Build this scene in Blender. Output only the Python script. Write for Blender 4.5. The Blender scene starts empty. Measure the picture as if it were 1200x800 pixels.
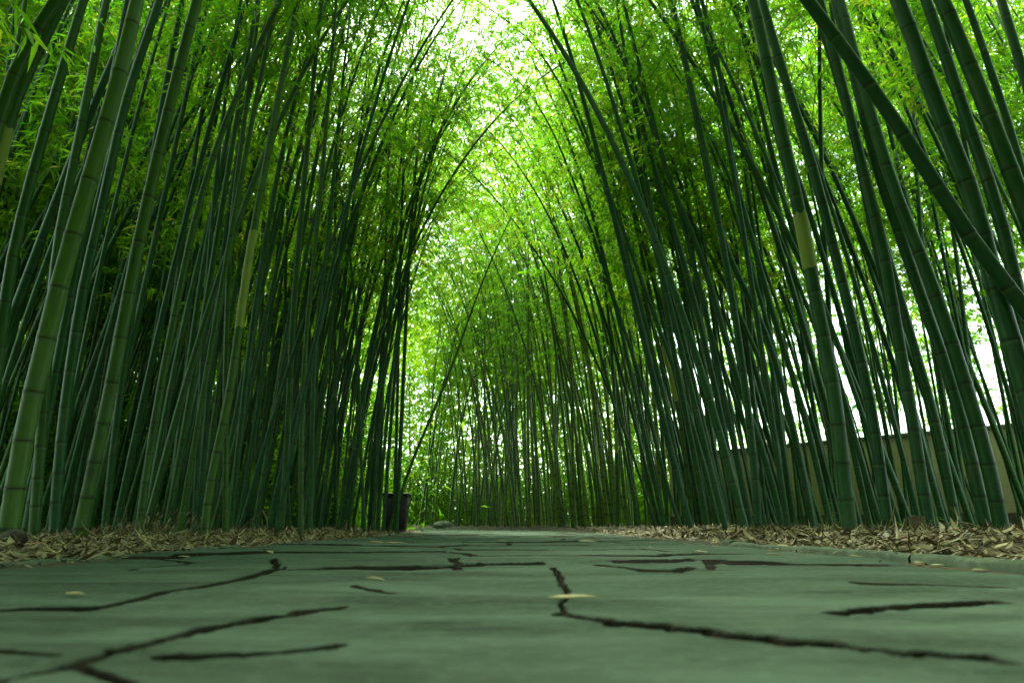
import bpy, math
import numpy as np
from math import radians, sin, cos, pi

rng = np.random.default_rng(11)
SC = bpy.context.scene
COL = SC.collection

# ------------------------------------------------------------------ camera
CAM_H, FPX, PITCH = 0.13, 800.0, radians(14.98)
SP, CP = sin(PITCH), cos(PITCH)
cam = bpy.data.cameras.new('camera')
camo = bpy.data.objects.new('camera', cam); COL.objects.link(camo)
camo.location = (0, 0, CAM_H); camo.rotation_euler = (pi/2 + PITCH, 0, 0)
cam.sensor_width = 36.0; cam.lens = 36.0*FPX/1200.0
cam.clip_start = 0.02; cam.clip_end = 2000
cam.dof.use_dof = True; cam.dof.focus_distance = 5.0; cam.dof.aperture_fstop = 3.8
SC.camera = camo

def at(px, py, Y):
    """world point seen at a photo pixel at distance Y ahead"""
    xc = (px-600)/FPX; yc = (400-py)/FPX
    k = Y/(CP - yc*SP)
    return np.array([xc*k, Y, CAM_H + (SP + yc*CP)*k])

def ground_at(px, py, z=0.0):
    xc = (px-600)/FPX; yc = (400-py)/FPX
    k = (z-CAM_H)/(SP + yc*CP)
    return np.array([xc*k, (CP - yc*SP)*k, z])

def pix(p):
    d = np.asarray(p, float) - np.array([0, 0, CAM_H])
    f = d[1]*CP + d[2]*SP; u = -d[1]*SP + d[2]*CP
    return 600 + FPX*d[0]/f, 400 - FPX*u/f, f

# ------------------------------------------------------------------ noise
def _h(ix, iy, seed):
    n = (ix.astype(np.int64)*374761393 + iy.astype(np.int64)*668265263 + seed*1442695041) & 0x7fffffff
    n = ((n ^ (n >> 13))*1274126177) & 0x7fffffff
    return ((n ^ (n >> 16)) & 0xffff)/65535.0
def vnoise(x, y, seed=0):
    ix = np.floor(x); iy = np.floor(y); fx = x-ix; fy = y-iy
    fx = fx*fx*(3-2*fx); fy = fy*fy*(3-2*fy)
    a = _h(ix, iy, seed); b = _h(ix+1, iy, seed); c = _h(ix, iy+1, seed); d = _h(ix+1, iy+1, seed)
    return (a*(1-fx)+b*fx)*(1-fy) + (c*(1-fx)+d*fx)*fy
def fbm(x, y, seed=0, o=4):
    s = 0; a = .5; t = 0
    for i in range(o):
        s = s + a*vnoise(x*2**i, y*2**i, seed+i*17); t += a; a *= .5
    return s/t
def sstep(a, b, x):
    t = np.clip((x-a)/(b-a), 0, 1); return t*t*(3-2*t)

# ------------------------------------------------------------------ materials
def new_mat(name):
    m = bpy.data.materials.new(name); m.use_nodes = True
    nt = m.node_tree; nt.nodes.clear()
    out = nt.nodes.new('ShaderNodeOutputMaterial')
    return m, nt, out
def N(nt, typ, **kw):
    n = nt.nodes.new(typ)
    for k, v in kw.items():
        if k in n.inputs.keys() if hasattr(n.inputs, 'keys') else False: n.inputs[k].default_value = v
        else: setattr(n, k, v)
    return n
def L(nt, a, b): nt.links.new(a, b)
def attr(nt, name):
    n = nt.nodes.new('ShaderNodeAttribute'); n.attribute_name = name; return n
def mixc(nt, fac, a, b, mode='MIX'):
    n = nt.nodes.new('ShaderNodeMix'); n.data_type = 'RGBA'; n.blend_type = mode
    for sock, v in ((n.inputs[0], fac), (n.inputs[6], a), (n.inputs[7], b)):
        if hasattr(v, 'is_linked') or hasattr(v, 'links'): nt.links.new(v, sock)
        elif isinstance(v, (int, float)): sock.default_value = v
        else: sock.default_value = (*v, 1) if len(v) == 3 else v
    return n.outputs[2]
def ramp(nt, src, stops):
    n = nt.nodes.new('ShaderNodeValToRGB'); nt.links.new(src, n.inputs[0])
    e = n.color_ramp.elements
    while len(e) < len(stops): e.new(.5)
    for k, (p, c) in enumerate(stops):
        e[k].position = p; e[k].color = (*c, 1) if len(c) == 3 else c
    return n.outputs[0]
def noise(nt, vec, scale, detail=4, rough=.55):
    n = nt.nodes.new('ShaderNodeTexNoise'); n.inputs['Scale'].default_value = scale
    n.inputs['Detail'].default_value = detail; n.inputs['Roughness'].default_value = rough
    if vec is not None: nt.links.new(vec, n.inputs['Vector'])
    return n.outputs['Fac']
def coords(nt, scale=(1, 1, 1)):
    g = nt.nodes.new('ShaderNodeNewGeometry'); m = nt.nodes.new('ShaderNodeMapping')
    m.inputs['Scale'].default_value = scale
    nt.links.new(g.outputs['Position'], m.inputs['Vector']); return m.outputs['Vector']
def bump(nt, h, strength, dist):
    b = nt.nodes.new('ShaderNodeBump'); b.inputs['Strength'].default_value = strength
    b.inputs['Distance'].default_value = dist; nt.links.new(h, b.inputs['Height']); return b.outputs['Normal']

def mat_culm():
    m, nt, out = new_mat('bamboo_culm_skin')
    a = attr(nt, 'skin')          # r: pale wax, g: dark node line, b: tint of this stem
    sep = nt.nodes.new('ShaderNodeSeparateColor'); L(nt, a.outputs['Color'], sep.inputs[0])
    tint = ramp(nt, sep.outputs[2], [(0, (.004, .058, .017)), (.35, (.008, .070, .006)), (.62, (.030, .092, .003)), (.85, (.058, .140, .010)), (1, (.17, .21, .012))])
    st = noise(nt, coords(nt, (45, 45, 2.2)), 1.0, 3)
    c = mixc(nt, ramp(nt, st, [(.40, (0, 0, 0)), (.72, (.45, .45, .45))]), tint, (.012, .036, .005))
    lich = noise(nt, coords(nt, (1, 1, .35)), 9, 5, .65)      # lichen and weathering in long patches
    c = mixc(nt, ramp(nt, lich, [(.50, (0, 0, 0)), (.70, (.55, .55, .55))]), c, (.055, .085, .030))
    c = mixc(nt, ramp(nt, lich, [(.30, (.6, .6, .6)), (.44, (0, 0, 0))]), c, (.010, .026, .006))
    spots = noise(nt, coords(nt, (1, 1, .6)), 60, 2)
    c = mixc(nt, ramp(nt, spots, [(.66, (0, 0, 0)), (.72, (.5, .5, .5))]), c, (.06, .10, .025))
    c = mixc(nt, sep.outputs[0], c, (.085, .16, .06))
    c = mixc(nt, sep.outputs[1], c, (.016, .016, .008))
    p = nt.nodes.new('ShaderNodeBsdfPrincipled'); L(nt, c, p.inputs['Base Color'])
    p.inputs['Roughness'].default_value = .40; p.inputs['Specular IOR Level'].default_value = .20
    L(nt, bump(nt, st, .25, .004), p.inputs['Normal'])
    L(nt, p.outputs[0], out.inputs[0]); return m

def mat_leaf():
    m, nt, out = new_mat('bamboo_leaf')
    a = attr(nt, 'tint')
    c = ramp(nt, a.outputs['Fac'], [(0, (.020, .065, .012)), (.45, (.040, .105, .014)), (.8, (.075, .135, .016)), (1, (.16, .16, .02))])
    t = ramp(nt, a.outputs['Fac'], [(0, (.075, .290, .008)), (.45, (.175, .450, .012)), (.8, (.310, .530, .015)), (1, (.50, .48, .04))])
    p = nt.nodes.new('ShaderNodeBsdfPrincipled'); L(nt, c, p.inputs['Base Color'])
    p.inputs['Roughness'].default_value = .5; p.inputs['Specular IOR Level'].default_value = .35
    tr = nt.nodes.new('ShaderNodeBsdfTranslucent'); L(nt, t, tr.inputs[0])
    mx = nt.nodes.new('ShaderNodeMixShader'); mx.inputs[0].default_value = .66
    L(nt, p.outputs[0], mx.inputs[1]); L(nt, tr.outputs[0], mx.inputs[2])
    L(nt, mx.outputs[0], out.inputs[0]); return m

def mat_simple(name, c0, c1, scale, rough=.8, bumps=.4, dist=.01, spec=.3, detail=5):
    m, nt, out = new_mat(name)
    v = coords(nt); n = noise(nt, v, scale, detail)
    c = mixc(nt, ramp(nt, n, [(.3, (0, 0, 0)), (.7, (1, 1, 1))]), c0, c1)
    p = nt.nodes.new('ShaderNodeBsdfPrincipled'); L(nt, c, p.inputs['Base Color'])
    p.inputs['Roughness'].default_value = rough; p.inputs['Specular IOR Level'].default_value = spec
    if bumps: L(nt, bump(nt, n, bumps, dist), p.inputs['Normal'])
    L(nt, p.outputs[0], out.inputs[0]); return m

def mat_flag():
    m, nt, out = new_mat('flagstone')
    a = attr(nt, 'joint'); cell = attr(nt, 'slab')
    v = coords(nt, (1, 1, 1)); vs = coords(nt, (.55, 1.5, 1))
    n1 = noise(nt, vs, 3.0, 6, .62); n2 = noise(nt, v, 38, 5, .6); n3 = noise(nt, v, 260, 2)
    c = mixc(nt, cell.outputs['Fac'], (.044, .078, .052), (.082, .124, .092))
    c = mixc(nt, ramp(nt, n1, [(.38, (1, 1, 1)), (.60, (0, 0, 0))]), c, (.030, .050, .033))
    c = mixc(nt, ramp(nt, n2, [(.52, (0, 0, 0)), (.78, (.4, .4, .4))]), c, (.13, .185, .135))
    c = mixc(nt, ramp(nt, n3, [(.58, (0, 0, 0)), (.7, (.4, .4, .4))]), c, (.09, .10, .075))
    soil = mixc(nt, n2, (.006, .006, .004), (.024, .022, .013))
    c = mixc(nt, ramp(nt, a.outputs['Fac'], [(.01, (0, 0, 0)), (.12, (1, 1, 1))]), c, soil)
    p = nt.nodes.new('ShaderNodeBsdfPrincipled'); L(nt, c, p.inputs['Base Color'])
    p.inputs['Roughness'].default_value = .85; p.inputs['Specular IOR Level'].default_value = .06
    add = nt.nodes.new('ShaderNodeMath'); add.operation = 'ADD'; L(nt, n2, add.inputs[0]); L(nt, n3, add.inputs[1])
    L(nt, bump(nt, add.outputs[0], .8, .006), p.inputs['Normal'])
    L(nt, p.outputs[0], out.inputs[0]); return m

def mat_litter():
    m, nt, out = new_mat('dry_leaf')
    a = attr(nt, 'tint')
    c = ramp(nt, a.outputs['Fac'], [(0, (.040, .028, .010)), (.3, (.105, .082, .026)), (.65, (.18, .150, .052)), (.85, (.30, .255, .10)), (.93, (.12, .17, .05)), (1, (.24, .10, .025))])
    st = noise(nt, coords(nt), 90, 3)
    c = mixc(nt, ramp(nt, st, [(.45, (0, 0, 0)), (.75, (.6, .6, .6))]), c, (.11, .085, .04))
    p = nt.nodes.new('ShaderNodeBsdfPrincipled'); L(nt, c, p.inputs['Base Color'])
    p.inputs['Roughness'].default_value = .6
    L(nt, p.outputs[0], out.inputs[0]); return m

def mat_sheath():
    m, nt, out = new_mat('yellow_sheath')
    n = noise(nt, coords(nt, (1, 1, .7)), 22, 3); n2 = noise(nt, coords(nt, (60, 60, 3)), 1, 3)
    c = mixc(nt, n2, (.22, .265, .024), (.13, .19, .016))
    c = mixc(nt, ramp(nt, n, [(.72, (0, 0, 0)), (.75, (1, 1, 1))]), c, (.030, .045, .012))
    p = nt.nodes.new('ShaderNodeBsdfPrincipled'); L(nt, c, p.inputs['Base Color'])
    p.inputs['Roughness'].default_value = .6
    L(nt, p.outputs[0], out.inputs[0]); return m

def mat_wall():
    m, nt, out = new_mat('weathered_plaster')
    n1 = noise(nt, coords(nt, (1, 1, .35)), 1.6, 6); n2 = noise(nt, coords(nt), 14, 4)
    c = mixc(nt, ramp(nt, n1, [(.35, (0, 0, 0)), (.7, (1, 1, 1))]), (.34, .33, .15), (.47, .45, .24))
    c = mixc(nt, ramp(nt, n2, [(.55, (0, 0, 0)), (.8, (.6, .6, .6))]), c, (.16, .16, .08))
    p = nt.nodes.new('ShaderNodeBsdfPrincipled'); L(nt, c, p.inputs['Base Color'])
    p.inputs['Roughness'].default_value = .9
    L(nt, bump(nt, n2, .3, .01), p.inputs['Normal'])
    L(nt, p.outputs[0], out.inputs[0]); return m

M = dict(culm=mat_culm(), leaf=mat_leaf(), flag=mat_flag(), litter=mat_litter(), sheath=mat_sheath(), wall=mat_wall(),
         twig=mat_simple('green_twig', (.035, .065, .018), (.07, .09, .03), 30, .6, 0),
         drytwig=mat_simple('dry_twig', (.07, .055, .03), (.16, .125, .07), 40, .8, .3, .003),
         soil=mat_simple('soil', (.022, .017, .010), (.075, .058, .030), 9, .95, .6, .02),
         kerb=mat_simple('kerb_stone', (.035, .055, .036), (.095, .125, .088), 14, .9, .6, .006, .08),
         rock=mat_simple('grey_rock', (.07, .09, .07), (.16, .19, .15), 5, .8, .5, .02),
         darkrock=mat_simple('dark_stone', (.018, .015, .010), (.06, .05, .035), 12, .85, .6, .01),
         cap=mat_simple('wall_coping', (.10, .11, .075), (.21, .21, .14), 8, .9, .4, .01),
         plinth=mat_simple('plinth_stone', (.035, .035, .025), (.10, .10, .07), 6, .9, .6, .02),
         bin=mat_simple('dark_bin', (.008, .009, .008), (.02, .02, .018), 15, .5, .2, .003),
         wood=mat_simple('old_board', (.030, .024, .014), (.085, .07, .04), 18, .85, .4, .005),
         shoot=mat_simple('bright_shoot', (.10, .22, .02), (.16, .27, .03), 20, .5, 0))

# ------------------------------------------------------------------ mesh building
class MB:
    def __init__(s): s.v = []; s.f = []; s.n = 0; s.m = []; s.att = {}
    def add(s, v, faces_by_size, mat=0, **att):
        """v (n,3); faces_by_size: list of int arrays (k, size)"""
        v = np.asarray(v, np.float32)
        for f in faces_by_size:
            f = np.asarray(f, np.int64)
            if f.size:
                s.f.append(f + s.n); s.m.append(np.full(len(f), mat, np.int32))
        for k, a in att.items(): s.att.setdefault(k, []).append((s.n, np.asarray(a, np.float32)))
        s.v.append(v); s.n += len(v)
    def build(s, name, mats, parent=None, smooth=True, link=True):
        V = np.concatenate(s.v); me = bpy.data.meshes.new(name)
        me.vertices.add(len(V)); me.vertices.foreach_set('co', V.ravel())
        loops = np.concatenate([f.ravel() for f in s.f]).astype(np.int32)
        sizes = np.concatenate([np.full(len(f), f.shape[1], np.int32) for f in s.f])
        starts = np.concatenate([[0], np.cumsum(sizes)[:-1]]).astype(np.int32)
        me.loops.add(len(loops)); me.loops.foreach_set('vertex_index', loops)
        me.polygons.add(len(sizes)); me.polygons.foreach_set('loop_start', starts)
        me.polygons.foreach_set('material_index', np.concatenate(s.m))
        if smooth: me.polygons.foreach_set('use_smooth', np.ones(len(sizes), bool))
        for k, lst in s.att.items():
            dim = 1 if lst[0][1].ndim == 1 else lst[0][1].shape[1]
            if dim == 1:
                A = np.zeros(len(V), np.float32)
                for n0, a in lst: A[n0:n0+len(a)] = a
                me.attributes.new(k, 'FLOAT', 'POINT').data.foreach_set('value', A)
            else:
                A = np.ones((len(V), 4), np.float32)
                for n0, a in lst: A[n0:n0+len(a), :3] = a
                me.attributes.new(k, 'FLOAT_COLOR', 'POINT').data.foreach_set('color', A.ravel())
        for m in (mats if isinstance(mats, (list, tuple)) else [mats]): me.materials.append(m)
        me.update(calc_edges=True)
        o = bpy.data.objects.new(name, me); COL.objects.link(o)
        if parent is not None: o.parent = parent
        return o

def tag(o, label=None, cat=None, group=None, kind=None):
    if label: o['label'] = label
    if cat: o['category'] = cat
    if group: o['group'] = group
    if kind: o['kind'] = kind
    return o
def empty(name, loc, label, cat, group=None):
    o = bpy.data.objects.new(name, None); COL.objects.link(o); o.location = loc; o.empty_display_size = .1
    return tag(o, label, cat, group)

def norm(a): return a/np.maximum(np.linalg.norm(a, axis=-1, keepdims=True), 1e-9)

def tube(mb, P, R, sides=6, mat=0, cap=True, **att):
    """tube along points P with radii R"""
    P = np.asarray(P, float); R = np.asarray(R, float); n = len(P)
    T = norm(np.gradient(P, axis=0))
    ref = np.array([0, 1., 0]) if abs(T[0][1]) < .8 else np.array([1., 0, 0])
    U = norm(np.cross(T, ref)); W = np.cross(T, U)
    a = np.arange(sides)*2*pi/sides
    V = P[:, None] + R[:, None, None]*(U[:, None]*np.cos(a)[None, :, None] + W[:, None]*np.sin(a)[None, :, None])
    i = np.arange(n-1)[:, None]*sides; j = np.arange(sides)[None]; j2 = (j+1) % sides
    F = np.stack([i+j, i+j2, i+sides+j2, i+sides+j], -1).reshape(-1, 4)
    fs = [F]
    if cap: fs += [np.arange(sides)[None, ::-1], np.arange(sides)[None] + (n-1)*sides]
    att2 = {k: np.repeat(np.asarray(v), sides, axis=0) if len(np.asarray(v)) == n else np.tile(np.asarray(v), (n*sides, 1)) for k, v in att.items()}
    mb.add(V.reshape(-1, 3), fs, mat, **att2)

def leaves(mb, pos, d, nrm, ln, wd, tint, mat=0, curl=.25, fine=True):
    """many blade-shaped leaves: pos/d/nrm (N,3)"""
    n = len(pos)
    if n == 0: return
    d = norm(d); side = norm(np.cross(d, nrm)); up = np.cross(side, d)
    ln = ln[:, None]; wd = wd[:, None]
    c = (np.ones(n)*curl)[:, None] if np.isscalar(curl) else curl[:, None]
    if fine:
        v = np.stack([pos,
                      pos + d*ln*.28 + side*wd*.5 - up*ln*c*.06, pos + d*ln*.28 - side*wd*.5 - up*ln*c*.06,
                      pos + d*ln*.66 + side*wd*.40 - up*ln*c*.36, pos + d*ln*.66 - side*wd*.40 - up*ln*c*.36,
                      pos + d*ln*.97 - up*ln*c], 1).reshape(-1, 3)
        b = np.arange(n)[:, None]*6
        mb.add(v, [b+np.array([[0, 2, 1]]), b+np.array([[1, 2, 4, 3]]), b+np.array([[3, 4, 5]])], mat, tint=np.repeat(tint, 6))
    else:
        v = np.stack([pos, pos + d*ln*.38 + side*wd*.5 + up*wd*.12, pos + d*ln - up*ln*c, pos + d*ln*.38 - side*wd*.5 + up*wd*.12], 1).reshape(-1, 3)
        b = np.arange(n)[:, None]*4
        mb.add(v, [b+np.array([[0, 2, 1]]), b+np.array([[0, 3, 2]])], mat, tint=np.repeat(tint, 4))

# ------------------------------------------------------------------ the lie of the land
def cx(Y):
    Y = np.asarray(Y, float); t = np.maximum(Y-11.0, 0)
    return -.10 - .037*t**2/(1+.03*t)
HW = 1.50
def bank(X, Y):
    X = np.asarray(X, float); Y = np.asarray(Y, float)
    u = X - cx(Y)
    r = .062*sstep(HW, HW+.55, u) + .035*sstep(HW, HW+.8, -u)
    r = r + (.05*(fbm(X*1.3, Y*1.3, 5)-.5) + .02*(fbm(X*6, Y*6, 9)-.5))*sstep(HW, HW+.5, np.abs(u))
    return r - .03*(1-sstep(HW-.25, HW+.02, np.abs(u)))

g = MB()
def axis(lo, hi, fine_lo, fine_hi, step, growth=1.12):
    a = list(np.arange(fine_lo, fine_hi+1e-6, step)); s = step
    while a[-1] < hi: s *= growth; a.append(a[-1]+s)
    s = step
    while a[0] > lo: s *= growth; a.insert(0, a[0]-s)
    return np.array(a)
gx = axis(-900, 900, -5, 5, .045); gy = axis(-900, 900, .8, 16, .06)
GX, GY = np.meshgrid(gx, gy); GZ = bank(GX, GY)
nx = len(gx); ny = len(gy)
i = (np.arange(ny-1)[:, None]*nx + np.arange(nx-1)[None]).ravel()
GF = np.stack([i, i+1, i+nx+1, i+nx], -1)
g.add(np.stack([GX, GY, GZ], -1).reshape(-1, 3), [GF])
tag(g.build('ground', M['soil']), kind='structure')

# ---- flagstone path
JOINTS = [  # (pixels on the photo, thickness in photo pixels, depth)
    ([(-60, 724), (15, 721), (90, 714), (190, 712), (240, 698), (300, 686), (350, 674), (366, 668)], 5.0, 0.027),
    ([(350, 655), (358, 661), (367, 669)], 0.8, .022),
    ([(360, 669), (450, 668), (525, 667), (600, 664), (668, 662)], 4.5, 0.027),
    ([(100, 815), (190, 792), (260, 766), (330, 740), (385, 727), (432, 720)], 9.0, 0.030),
    ([(300, 774), (350, 773), (400, 768), (450, 764), (500, 758)], 5.0, 0.018),
    ([(688, 667), (706, 680), (722, 694), (732, 712), (742, 722)], 1.1, .030),
    ([(740, 721), (800, 730), (870, 735), (940, 742)], 6.0, .035),
    ([(930, 741), (1010, 750), (1090, 757), (1160, 765), (1280, 775)], 13.0, .040),
    ([(740, 664), (790, 669), (835, 670), (850, 666)], 3.5, 0.018),
    ([(760, 661), (820, 660), (885, 658)], 3.5, 0.018),
    ([(1055, 718), (1085, 716), (1115, 712), (1160, 709), (1240, 706)], 4.0, 0.022),
    ([(220, 789), (255, 796), (300, 806)], 6.0, 0.018),
    ([(100, 768), (140, 771), (180, 774)], 4.0, 0.013),
    ([(470, 688), (500, 692), (520, 696)], 1.5, 0.010),
    ([(1060, 684), (1130, 686), (1230, 690)], 2.5, 0.010),
    ([(430, 716), (450, 715), (470, 713)], 4.0, 0.015),
]
def joints(X, Y):
    best = np.full(X.shape, 0.0); dep = np.zeros(X.shape)
    jx = X + .020*(fbm(X*9, Y*9, 31, 3)-.5) + .006*(fbm(X*60, Y*60, 33, 2)-.5)
    jy = Y + .024*(fbm(X*9, Y*9, 41, 3)-.5) + .008*(fbm(X*60, Y*60, 43, 2)-.5)
    wv = .70 + .6*fbm(X*3, Y*3, 51, 3)
    for pts, tpx, dp in JOINTS:
        G = [ground_at(*p)[:2] for p in pts]; m = np.zeros(X.shape)
        for a, b in zip(G[:-1], G[1:]):
            ab = b-a; t = np.clip(((jx-a[0])*ab[0] + (jy-a[1])*ab[1])/(ab@ab), 0, 1)
            hw = np.clip(.5*tpx*((a[1]+b[1])/2)**2/104*1.25, .006, .05)
            d = np.hypot((jx-a[0]-t*ab[0])*2.8, jy-a[1]-t*ab[1])/wv
            m = np.maximum(m, 1 - sstep(hw*.80, hw*1.10, d))
        best = np.maximum(best, m); dep = np.maximum(dep, m*dp)
    return best, dep
vr = np.random.default_rng(5)
seeds = []
for yy in np.arange(-7, 34, .82):
    for k, xx in enumerate(np.arange(-2.2, 2.3, .85)):
        seeds.append((xx + vr.uniform(-.3, .3), yy + vr.uniform(-.3, .3) + (.4 if k % 2 else 0)))
seeds = np.array(seeds)
def path_fields(U, Y):
    sh = U.shape; u = U.ravel(); y = Y.ravel()
    wu = u + .10*(fbm(u*2.3, y*2.3, 61, 4)-.5); wy = y + .12*(fbm(u*2.3, y*2.3, 71, 4)-.5)
    F1 = np.full(u.shape, 9.0); F2 = F1.copy(); I = np.zeros(u.shape, int)
    for k, (a, b) in enumerate(seeds):
        near = np.abs(wy-b) < 1.9
        if not near.any(): continue
        d = np.hypot(wu[near]-a, wy[near]-b)
        f1 = F1[near]; f2 = F2[near]; ii = I[near]
        new = d < f1
        f2 = np.where(new, f1, np.minimum(f2, d)); ii = np.where(new, k, ii); f1 = np.where(new, d, f1)
        F1[near] = f1; F2[near] = f2; I[near] = ii
    e = F2-F1
    w = .010 + .035*fbm(u*1.7, y*1.7, 81, 3)
    far = np.maximum(sstep(2.0, 2.5, y), 1-sstep(-.2, .2, y))
    j2 = (1-sstep(w*.5, w*1.3, e))*far*sstep(.27, .42, fbm(u*1.1+7, y*1.1, 91, 2))
    j1, dp1 = joints(u, y)
    cell = _h(I, I*0, 3); tx = (_h(I, I*0, 4)-.5); ty = (_h(I, I*0, 6)-.5)
    sd = seeds[I]
    z = far*(.010*tx*(u-sd[:, 0]) + .014*ty*(y-sd[:, 1]) + .010*(cell-.5))
    z = z + .005*(fbm(u*1.6, y*1.6, 101, 3)-.5) + .0024*(fbm(u*9, y*14, 111, 4)-.5)
    led = fbm(u*2.2, y*7.0, 121, 4)                       # cleft ledges of split stone
    z = z + .0016*sstep(.50, .515, led) + .0016*sstep(.60, .61, led) + .0012*sstep(.40, .412, led)
    yl = np.interp(u, [-1.5, -.82, -.58, -.2, 0, .19, .5, 1.5], [2.9, 2.75, 2.10, 2.14, 2.27, 2.36, 2.4, 2.5])   # the far slabs sit a little proud
    z = z + .009*sstep(.02, .05, y-yl)*np.exp(-np.maximum(y-yl, 0)/.9)
    z = z - np.maximum(dp1, j2*.020)
    z = z - .012*sstep(HW-.10, HW, np.abs(u))
    return z.reshape(sh), np.maximum(j1, j2).reshape(sh), (.5*cell + .5*fbm(u*.7, y*.7, 131, 2)).reshape(sh)
rows = np.concatenate([np.arange(-6, .28, .06), .28*np.exp(np.arange(0, np.log(34/.28), .0052))])
cols = np.linspace(-HW, HW, 540)
PU, PY = np.meshgrid(cols, rows)
PZ, PJ, PC = path_fields(PU, PY)
nx = len(cols); ny = len(rows)
i = (np.arange(ny-1)[:, None]*nx + np.arange(nx-1)[None]).ravel()
p = MB(); p.add(np.stack([PU + cx(PY), PY, PZ], -1).reshape(-1, 3), [np.stack([i, i+1, i+nx+1, i+nx], -1)], joint=PJ.ravel(), slab=PC.ravel())
tag(p.build('path', M['flag']), kind='structure')

# ---- kerb along the path (short worn stones)
def kerb_run(mb, side, y0, y1, w, top):
    y = y0
    while y < y1:
        ln = rng.uniform(.7, 1.15); ys = np.linspace(y+.006, min(y+ln, y1)-.006, 12); dz = rng.uniform(-.006, .006)
        prof = [(0, -.04), (0, top-.012), (.010, top-.002), (w*.5, top), (w-.012, top-.003), (w, top-.014), (w, -.04)]
        V = []
        for yy in ys:
            e = float(cx(yy)) + side*(HW - .01 + .03*(vnoise(np.array(yy*1.1), np.array(side*3.), 7)-.5))
            for (a, b) in prof:
                jit = rng.normal(0, .0022)
                V.append((e + side*a + jit, yy, b + dz + jit + .008*(float(vnoise(np.array(yy*6), np.array(a*30), 8))-.5)))
        k = len(prof); F = []
        for r in range(len(ys)-1):
            for c in range(k-1): F.append((r*k+c, r*k+c+1, (r+1)*k+c+1, (r+1)*k+c))
        mb.add(V, [np.array(F), np.array([[*range(k)]]), np.array([[*range((len(ys)-1)*k, len(ys)*k)]])])
        y += ln
k = MB(); kerb_run(k, 1, -3, 4.7, .10, .026); kerb_run(k, -1, -3, 4.2, .09, .010)
tag(k.build('kerb', M['kerb'], smooth=False), kind='structure')

# ---- fallen leaf litter
def litter(n, xr, yr, big=1.0, pile=.035, rs=None):
    u = rs.uniform(*xr, n); y = yr[0] + (yr[1]-yr[0])*rs.random(n)**1.5
    X = cx(y) + u; Z = bank(X, y) + pile*rs.random(n)**1.6*sstep(HW, HW+.25, np.abs(u)) + .006
    az = rs.uniform(0, 2*pi, n); tilt = rs.normal(0, .22, n)
    d = np.stack([np.cos(az)*np.cos(tilt), np.sin(az)*np.cos(tilt), np.sin(tilt)], -1)
    nr = norm(np.stack([rs.normal(0, .35, n), rs.normal(0, .35, n), np.ones(n)], -1))
    ln = np.clip(rs.lognormal(-2.85, .42, n), .02, .16)*big; broad = rs.random(n) < .10
    wd = np.where(broad, rs.uniform(.02, .034, n), rs.uniform(.005, .013, n))*big
    t = np.clip(rs.beta(2, 2, n)*.95 + np.where(rs.random(n) < .04, .5, 0), 0, 1)
    return np.stack([X, y, Z], -1), d, nr, ln, wd, t, rs.normal(.08, .36, n)
lm = MB(); rs = np.random.default_rng(77)
for n, xr, yr, big, pile in [(13000, (-HW-1.3, -HW+.02), (1.4, 9), 1, .02), (14000, (HW+.06, HW+1.5), (1.4, 9), 1.1, .03),
                             (8000, (-HW-1.6, -HW+.10), (7, 15), 1, .03), (8000, (HW-.05, HW+2.0), (7, 20), 1, .03),
                             (5000, (-HW-5, -HW-1.2), (2.5, 14), 1, .03), (5000, (HW+1.4, HW+6), (3, 15), 1.1, .05),
                             (1500, (HW-.2, HW+2), (17, 30), 1.2, .04)]:
    pos, d, nr, ln, wd, t, cu = litter(n, xr, yr, big, pile, rs)
    leaves(lm, pos, d, nr, ln, wd, t, 0, cu, True)
n = 300   # the thin sprinkle that strays onto the edges of the flags
u = np.where(rs.random(n) < .5, -1, 1)*(HW - rs.exponential(.20, n)); y = rs.uniform(2.2, 14, n)
pos = np.stack([cx(y)+u, y, np.full(n, .012)], -1); az = rs.uniform(0, 6.3, n)
leaves(lm, pos, np.stack([np.cos(az), np.sin(az), np.zeros(n)], -1), np.tile([0, 0, 1.], (n, 1)), rs.uniform(.03, .08, n), rs.uniform(.006, .014, n), rs.random(n)*.9, 0, rs.normal(0, .12, n), True)
tag(lm.build('leaf_litter', M['litter']), 'dry tan bamboo leaves lying thick along both banks of the path', None, None, 'stuff')

# ------------------------------------------------------------------ bamboo
def catmull(P, n):
    P = np.asarray(P, float); P = np.vstack([2*P[0]-P[1], P, 2*P[-1]-P[-2]])
    out = []
    for k in range(1, len(P)-2):
        t = np.linspace(0, 1, n, endpoint=False)[:, None]
        a, b, c, d = P[k-1], P[k], P[k+1], P[k+2]
        out.append(.5*((2*b) + (-a+c)*t + (2*a-5*b+4*c-d)*t**2 + (-a+3*b-3*c+d)*t**3))
    out.append(P[-2][None]); return np.vstack(out)
class Curve:
    """smooth line with arc length"""
    def __init__(s, P):
        s.P = np.asarray(P, float); seg = np.linalg.norm(np.diff(s.P, axis=0), axis=1)
        s.S = np.concatenate([[0], np.cumsum(seg)]); s.H = s.S[-1]
    def at(s, q): return np.stack([np.interp(q, s.S, s.P[:, k]) for k in range(3)], -1)
    def tan(s, q): return norm(s.at(np.minimum(q+.05, s.H)) - s.at(np.maximum(q-.05, 0)))

def extend(P, H, toward, sag, r):
    """let a stem that leaves the picture go on to its tip, arching over toward the path"""
    P = np.asarray(P, float); c = Curve(P)
    if c.H >= H: return P
    T = norm(P[-1]-P[max(0, len(P)-8)]); q = P[-1].copy(); pts = [P]; ln = c.H; step = .15
    while ln < H:
        f = ln/H; T = norm(T + np.array([toward*.012*f, r.normal(0, .004), -sag*.035*f**3])); q = q + T*step; pts.append(q[None].copy()); ln += step
    return np.vstack(pts)

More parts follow.
